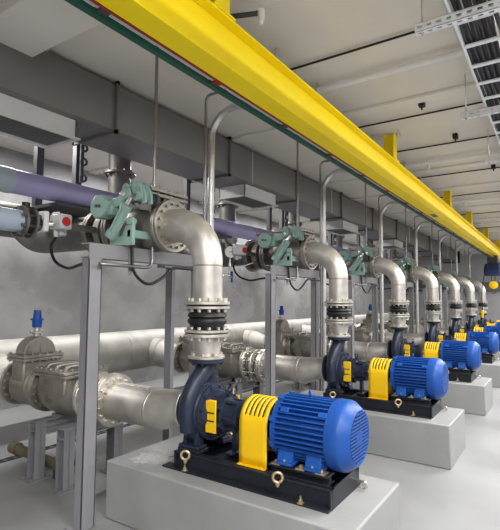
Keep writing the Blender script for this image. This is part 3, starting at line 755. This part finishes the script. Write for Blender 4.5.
# ------------------------------------------------------------------ high pipes, risers, hangers
t = thing('purple_pipe', (9, 4.5, 2.63), 'long purple pipe running along the wall above the discharge header', 'pipe')
MB().cyl((XA + .05, 4.5, 2.77), (20.5, 4.5, 2.77), .122, n=32).build('pipe', M['purple'], t, ang=60)
for x in (2.20, 4.9, 8.6, 12.3, 16.0):
    MB().cyl((x, 4.5, 2.77), (x + .22, 4.5, 2.77), .128, n=32).build('socket', M['plight'] if x < 3 else M['purple'], t, ang=60)
RFm = 'dark vertical riser pipe from the header to the ceiling behind the %s pump'
t = thing('riser_pipe', (4.2, 5.0, 2.6), RFm % ORD[0], 'pipe', 'dark riser pipes')
MB().cyl((4.2, 5.0, 2.6), (4.2, 5.0, CEIL), .15, n=28).build('pipe', M['headershade'], t, ang=60)
MB().lathe((4.2, 5.0, 2.6), (0, 0, 1), [(0, .16), (.06, .19), (.12, .19), (.13, .155)], 28).build('base_collar', M['cast'], t)
MB().flange((4.2, 5.0, 3.30), (0, 0, 1), .22, .03, 10, .014, True, .03, .03).build('flange', M['darkcast'], t)
repeat(t, RFm)
TFm = 'dark trapeze hanger with cross bar holding the purple pipe behind the %s pump'
t = thing('trapeze_hanger', (3.2, 4.7, 2.5), TFm % ORD[0], 'pipe hanger', 'trapeze hangers')
for x, y in ((2.92, 4.85), (3.42, 4.85)):
    b = MB(); b.box(x - .04, x + .04, y - .04, y - .032, 2.60, CEIL); b.box(x - .04, x - .032, y - .04, y + .04, 2.60, CEIL); b.box(x + .032, x + .04, y - .04, y + .04, 2.60, CEIL)
    b.build('post', M['dark'], t)
b = MB(); b.box(2.86, 3.48, 4.36, 4.90, 2.59, 2.625); b.build('cross_bar', M['dark'], t)
b = MB(); b.cyl((3.42, 4.76, 3.0), (3.42, 4.76, 3.5), .025, n=10)
for z in (3.05, 3.25, 3.42): b.ring((3.42, 4.72, z), (0, 1, 0), .04, .014, 16, 8)
b.build('clamp_set', M['dark'], t)
repeat(t, TFm)
BRF = 'dark wall bracket arm behind the %s trapeze hanger'
b = MB(); b.box(1.9, 2.9, 5.9, 5.98, 3.14, 3.22); b.box(2.55, 2.95, 5.85, 6.7, 2.9, 3.2)
o = tag(b.build('wall_bracket', M['dark'], None, bevel=.01), BRF % ORD[0], 'bracket', 'wall brackets'); repeat(o, BRF, 4)

# duct
t = thing('air_duct', (9, 3.93, 3.275), 'long grey rectangular air duct hanging under the ceiling along the hall', 'air duct')
xj = [XA + .05] + [2.97 - 1.9 * 2 + 1.9 * k for k in range(1, 13)] + [21.5]
for k in range(len(xj) - 1):
    MB().box(xj[k] + .001, xj[k + 1] - .001, 3.62, 4.26, 3.275, 3.745).build('duct_section', M['duct'], t, bevel=.006)
for k in range(1, len(xj) - 1):
    b = MB()
    for dx in (-.014, .002):
        x = xj[k] + dx; b.box(x, x + .012, 3.585, 3.622, 3.245, 3.775); b.box(x, x + .012, 4.258, 4.295, 3.245, 3.775); b.box(x, x + .012, 3.585, 4.295, 3.245, 3.277)
        b.box(x, x + .012, 3.585, 4.295, 3.743, 3.775)
    b.build('joint_flange', M['duct'], t)
for k in range(7):
    x = 5.37 + S * 1.1 * k
    b = MB(); b.cyl((x, 3.57, 3.25), (x, 3.57, CEIL), .006, n=8); tag(b.build('drop_rod', M['conduit']), 'thin threaded rod holding the air duct, %s of the row' % ORD[k], 'rod', 'duct drop rods')

# diffusers
random.seed(4)
for k, (xa, xb) in enumerate(((1.0, 2.60), (5.40, 6.27), (9.0, 9.9), (12.6, 13.5))):
    t = thing('air_diffuser', ((xa + xb) / 2, 3.93, 3.09), 'bright metal air outlet box with slatted grille under the duct, %s' % ORD[k], 'air diffuser', 'air outlets')
    b = MB(); ya, yb, za, zb = 3.72, 4.18, 3.10, 3.272
    b.box(xa, xb, ya, ya + .012, za, zb); b.box(xa, xb, yb - .012, yb, za, zb); b.box(xa, xa + .012, ya, yb, za, zb); b.box(xb - .012, xb, ya, yb, za, zb)
    b.box(xa - .03, xb + .03, ya - .03, ya + .01, za - .01, za + .004); b.box(xa - .03, xb + .03, yb - .01, yb + .03, za - .01, za + .004)
    b.box(xa - .03, xa + .01, ya, yb, za - .01, za + .004); b.box(xb - .01, xb + .03, ya, yb, za - .01, za + .004)
    b.build('outlet_box', M['diffuser'], t)
    b = MB()
    for j in range(15): y = ya + .02 + j * .029; b.obox(((xa + xb) / 2, y, za + .012), (1, 0, 0), (0, .8, .6), (0, -.6, .8), (xb - xa) / 2 - .012, .013, .0015)
    for j in range(int((xb - xa) / .12)): x = xa + .06 + j * .12; b.box(x, x + .004, ya + .01, yb - .01, za + .02, za + .03)
    b.box(xa + .01, xb - .01, ya + .01, yb - .01, zb - .06, zb - .05)
    b.build('grille', M['grille'], t)

# ------------------------------------------------------------------ crane beam
BY, Bz0, Bz1, BW = 1.80, 3.10, 3.44, .08
t = thing('crane_beam', (10, BY, Bz0), 'long bright yellow crane beam hung under the ceiling above the pumps', 'crane beam')
b = MB(); b.box(XA + .05, 21.5, BY - BW, BY + BW, Bz0, Bz0 + .016); b.box(XA + .05, 21.5, BY - BW, BY + BW, Bz1 - .016, Bz1); b.box(XA + .05, 21.5, BY - .012, BY + .012, Bz0 + .015, Bz1 - .015)
b.build('i_beam', M['beam'], t)
for x in (-1.5, 2.25, 6.0, 9.75, 12.4, 15.5, 18.8):
    b = MB(); b.box(x - .075, x + .075, BY - .065, BY - .053, Bz1, CEIL); b.box(x - .075, x + .075, BY + .053, BY + .065, Bz1, CEIL); b.box(x - .006, x + .006, BY - .06, BY + .06, Bz1, CEIL)
    b.box(x - .11, x + .11, BY - .09, BY + .09, Bz1, Bz1 + .012)
    b.build('hanger_post', M['beam'], t)
MB().box(8.32, 8.62, BY - .05, BY + .03, Bz0 - .003, Bz0).build('name_plate', mat('plate_blue', (.10, .08, .22), .4), t)
t = thing('conductor_rail', (10, 1.97, 3.08), 'dark green conductor rail running along under the yellow beam', 'conductor rail')
MB().box(XA + .05, 21.5, 1.945, 1.985, 3.082, 3.112).build('green_bar', M['busgreen'], t)
MB().box(XA + .05, 21.5, 1.915, 1.935, 3.108, 3.122).build('steel_strip', M['rail'], t)
MB().box(XA + .05, 21.5, 1.881, 1.897, 3.094, 3.112).build('red_strip', M['red'], t)
for k in range(20):
    x = 1.48 + .95 * k
    b = MB(); b.box(x - .03, x + .03, 1.89, 1.975, 3.095, 3.125); b.build('insulator', M['red'] if k % 2 else M['dark'], t)

# hoist
t = thing('chain_hoist', (17.12, BY, 2.0), 'dark blue chain hoist with yellow hook block hanging at the far end', 'hoist')
b = MB(); b.box(16.82, 17.32, BY - .22, BY + .22, 2.42, 2.82); b.cyl((17.07, BY - .30, 2.6), (17.07, BY + .26, 2.6), .17, n=24); b.build('motor_body', mat('hoist_blue', (.02, .035, .10), .4), t, bevel=.03)
b = MB(); b.box(16.92, 17.22, BY - .15, BY + .15, 2.82, 3.04); b.cyl((16.97, BY - .14, 3.04), (16.97, BY - .05, 3.04), .06, n=16); b.cyl((17.17, BY - .14, 3.04), (17.17, BY - .05, 3.04), .06, n=16); b.build('trolley', M['dark'], t)
for dy in (-.05, .05): MB().cyl((17.07, BY + dy, 2.42), (17.07, BY + dy, 2.24), .012, n=8).build('chain', M['dark'], t)
b = MB(); b.lathe((17.00, BY, 2.12), (1, 0, 0), [(0, .09), (.02, .13), (.12, .13), (.14, .09)], 20); b.build('hook_block', M['yellow'], t)
b = MB(); b.tube(arc((17.07, BY, 1.92), .07, PI * .9, PI * 2.4, (0, 1, 0), (0, 0, 1), 14), .02, 10); b.cyl((17.07, BY, 1.98), (17.07, BY, 2.03), .02, n=8); b.build('hook', M['dark'], t)
b = MB(); b.tube(smooth([(16.92, BY + .25, 2.45), (16.90, BY + .33, 1.9), (16.90, BY + .33, 1.3)], 5), .012, 8); b.build('pendant_cable', M['blackc'], t)
MB().box(16.86, 16.94, BY + .29, BY + .37, 1.05, 1.30).build('pendant_control', M['yellow'], t, bevel=.02)

# ------------------------------------------------------------------ cable ladder
tr = thing('cable_ladder', (8, .33, 3.40), 'white cable ladder running under the ceiling at upper right', 'cable ladder')
LX0, LX1, LY0, LY1 = 1.2, 20.0, .13, .525
for y, sg in ((LY1, -1), (LY0, 1)):
    b = MB(); b.box(LX0, LX1, min(y, y - .003 * -sg), max(y, y - .003 * -sg), 3.42, 3.50); b.box(LX0, LX1, min(y, y + sg * .02), max(y, y + sg * .02), 3.42, 3.424); b.box(LX0, LX1, min(y, y + sg * .02), max(y, y + sg * .02), 3.496, 3.50)
    b.build('side_rail', M['tray'], tr)
for k in range(55):
    x = 1.46 + .34 * k
    MB().box(x - .02, x + .02, LY0, LY1, 3.424, 3.440).build('rung', M['tray'], tr, bevel=.003)
random.seed(9)
for k in range(11):
    y0_ = .495 - k * .019 ; zz = 3.455 + .012 * (k % 2)
    pts = [(LX0 + .9 * j, min(.505, y0_ + random.uniform(-.008, .008)), zz + random.uniform(0, .01)) for j in range(21)]
    b = MB(); b.tube(smooth(pts, 3), .010 + .002 * random.random(), 8)
    tag(b.build('power_cable', M['cable'], None, ang=60), 'dark power cable laid along the white cable ladder', 'cable', 'cables on the ladder')
for k in range(7):
    y0_ = .49 - k * .028; pts = [(LX0 + .9 * j, min(.505, y0_ + random.uniform(-.012, .012)), 3.478 + random.uniform(0, .012)) for j in range(21)]
    b = MB(); b.tube(smooth(pts, 3), .011, 8)
    tag(b.build('power_cable', M['cable'], None, ang=60), 'dark power cable laid along the white cable ladder', 'cable', 'cables on the ladder')
b = MB(); b.tube(smooth([(2.2, .30, 3.50), (2.9, .29, 3.47), (3.2, .27, 3.41), (3.4, .25, 3.40), (3.5, .22, 3.42), (3.42, .16, 3.48)], 6), .014, 8)
tag(b.build('loose_cable', M['cable']), 'loose dark cable drooping through the first rungs of the ladder', 'cable')
# slotted strut brackets under the ladder, hung on rods
STF = 'white slotted strut bracket hung on rods under the cable ladder, %s'
for k, x in enumerate((3.03, 4.74, 6.45, 8.15, 9.85, 11.55)):
    t = thing('strut_bracket', (x, .33, 3.36), STF % ORD[k], 'bracket', 'slotted strut brackets')
    w = .028; ya, yb = -.10, .73; vs = []
    b = MB(); zt, zbm = 3.42, 3.362
    # channel: bottom face with slots, two sides
    def slotted(y0s, y1s, mk):
        nsl = 14; L_ = (y1s - y0s) / nsl
        for j in range(nsl):
            a0 = y0s + j * L_; m0, m1 = a0 + L_ * .25, a0 + L_ * .75
            mk(a0, m0, 0, 1); mk(m1, a0 + L_, 0, 1); mk(m0, m1, 0, .33); mk(m0, m1, .67, 1)
    slotted(ya, yb, lambda p, q, u, v: b.box(x - w + 2 * w * u, x - w + 2 * w * v, p, q, zbm, zbm + .003))
    slotted(ya, yb, lambda p, q, u, v: b.box(x - w, x - w + .003, p, q, zbm + (zt - zbm) * u, zbm + (zt - zbm) * v))
    b.box(x + w - .003, x + w, ya, yb, zbm, zt); b.box(x - w, x - w + .012, ya, yb, zt - .003, zt); b.box(x + w - .012, x + w, ya, yb, zt - .003, zt)
    b.build('slotted_channel', M['tray'], t)
    for y in (.69, -.05):
        b = MB(); b.cyl((x, y, 3.345), (x, y, CEIL), .006, n=8); b.build('hanger_rod', M['conduit'], t)
        b = MB(); b.hexb((x, y, 3.36), (0, 0, 1), .014, .014); b.cyl((x, y, 3.374), (x, y, 3.378), .02, n=12); b.build('nut', M['chrome'], t)

# ceiling conduits, boxes, sprinkler pipes
CCF = 'thin black conduit crossing the ceiling from wall to wall, %s of the row'
for k, x in enumerate((3.70, 5.46, 6.68, 8.35, 10.2, 12.6, 15.2)):
    b = MB(); b.cyl((x, -4.9, 3.775), (x, 2.45, 3.775), .010, n=10)
    tag(b.build('ceiling_conduit', M['blackc'], None, ang=60), CCF % ORD[k], 'conduit', 'black ceiling conduits')
for k, (x, y) in enumerate(((5.14, 1.19), (6.42, 1.07), (8.25, .82), (10.1, .75))):
    t = thing('junction_box', (x, y, 3.70), 'small black junction box on the ceiling beside the cable ladder, %s' % ORD[k], 'junction box', 'ceiling junction boxes')
    MB().box(x - .042, x + .042, y - .032, y + .032, 3.735, CEIL).build('box', M['blackc'], t, bevel=.008)
    MB().cyl((x, y, 3.70), (x, y, 3.735), .009, n=8).build('gland', M['blackc'], t)
SPF = 'cream painted sprinkler pipe crossing under the ceiling, %s of the row'
for k, x in enumerate((4.15, 7.34, 10.64, 13.3, 15.6)):
    t = thing('sprinkler_pipe', (x, 1, 3.68), SPF % ORD[k], 'pipe', 'sprinkler pipes')
    MB().cyl((x, -4.9, 3.73), (x, 2.25, 3.73), .030, n=20).build('pipe', M['white'], t, ang=60)
    for y in (-.4, 1.98):
        MB().box(x - .045, x + .045, y - .012, y + .012, 3.69, CEIL).build('pipe_clamp', M['conduit'], t)
    if k:
        for y in (1.62,):
            b = MB(); b.cyl((x, y, 3.70), (x, y, 3.64), .022, n=12); b.cyl((x, y, 3.64), (x, y, 3.60), .012, n=10); b.cyl((x, y, 3.60), (x, y, 3.595), .03, n=14); b.build('sprinkler_head', M['white'], t)
t = thing('sprinkler_drop', (2.62, 1.68, 3.55), 'white sprinkler head on a dark pipe stub beside the nearest beam hanger', 'sprinkler')
MB().cyl((2.52, 1.95, 3.63), (2.62, 1.70, 3.63), .018, n=12).build('pipe', M['dark'], t)
b = MB(); b.cyl((2.62, 1.68, 3.65), (2.62, 1.68, 3.57), .024, n=12); b.cyl((2.62, 1.68, 3.57), (2.62, 1.68, 3.54), .014, n=10); b.build('head', M['white'], t)
b = MB(); b.ring((5.86, 1.65, 3.735), (.5, .8, 0), .028, .012, 18, 8); b.cyl((5.86, 1.65, 3.765), (5.86, 1.65, CEIL), .008, n=8)
tag(b.build('pipe_ring', M['conduit']), 'small steel ring clamp beside the second beam hanger at the ceiling', 'clamp')

# ------------------------------------------------------------------ lamps
def area_light(k, x, y, power, ln=1.3, z=3.66, lab=True):  # bare area light, unseen, no fixture modelled
    d = bpy.data.lights.new('unseen_area_light', 'AREA'); d.shape = 'RECTANGLE'; d.size = ln; d.size_y = .16; d.energy = power; d.color = (1, .985, .96)
    o = bpy.data.objects.new('unseen_area_light', d); col.objects.link(o); o.location = (x, y, z)
for x, e in ((-1.6, 125), (1.2, 105), (4.4, 105), (7.2, 105), (10.0, 105), (12.8, 105), (15.6, 105), (18.4, 105), (21.2, 105)): area_light(0, x, -.35, e)  # unseen row; its two nearest lights are added as fill
for x, e in ((-1.6, 120), (1.2, 115), (5.8, 90), (10.0, 90), (14.2, 90), (18.4, 90)): area_light(0, x, -2.9, e)  # second unseen row, again with two added fill lights at the near end
for x in (0.3, 2.8, 5.3, 7.8, 10.3, 12.8, 15.3, 17.8): area_light(0, x, 5.6, 55, 1.2, 3.74)  # unseen wall-side row added to brighten the wall and left floor

w = bpy.data.worlds.new('hall_world'); bpy.context.scene.world = w; w.use_nodes = True
w.node_tree.nodes['Background'].inputs[0].default_value = (.8, .85, .9, 1); w.node_tree.nodes['Background'].inputs[1].default_value = .15

# ------------------------------------------------------------------ camera
yaw, pitch, roll, F = math.radians(33.85), math.radians(4.15), math.radians(.45), 461.5
fw = Vector((math.cos(pitch) * math.cos(yaw), math.cos(pitch) * math.sin(yaw), math.sin(pitch)))
r = Vector((math.sin(yaw), -math.cos(yaw), 0)); u = r.cross(fw)
ri = r * math.cos(roll) + u * math.sin(roll); up = u * math.cos(roll) - r * math.sin(roll)
cam = bpy.data.cameras.new('camera'); co = bpy.data.objects.new('camera', cam); col.objects.link(co)
mx = Matrix((ri, up, -fw)).transposed().to_4x4(); mx.translation = (0, 0, 1.62)
co.matrix_world = mx
cam.sensor_fit = 'HORIZONTAL'; cam.sensor_width = 36; cam.lens = F / 500 * 36; cam.clip_start = .05; cam.clip_end = 200
bpy.context.scene.camera = co
vs_ = bpy.context.scene.view_settings
vs_.view_transform = 'Standard'; vs_.look = 'None'; vs_.gamma = 1; vs_.use_curve_mapping = False; vs_.exposure = 0.30
for o in bpy.data.objects:
    if '_org' in o: del o['_org']
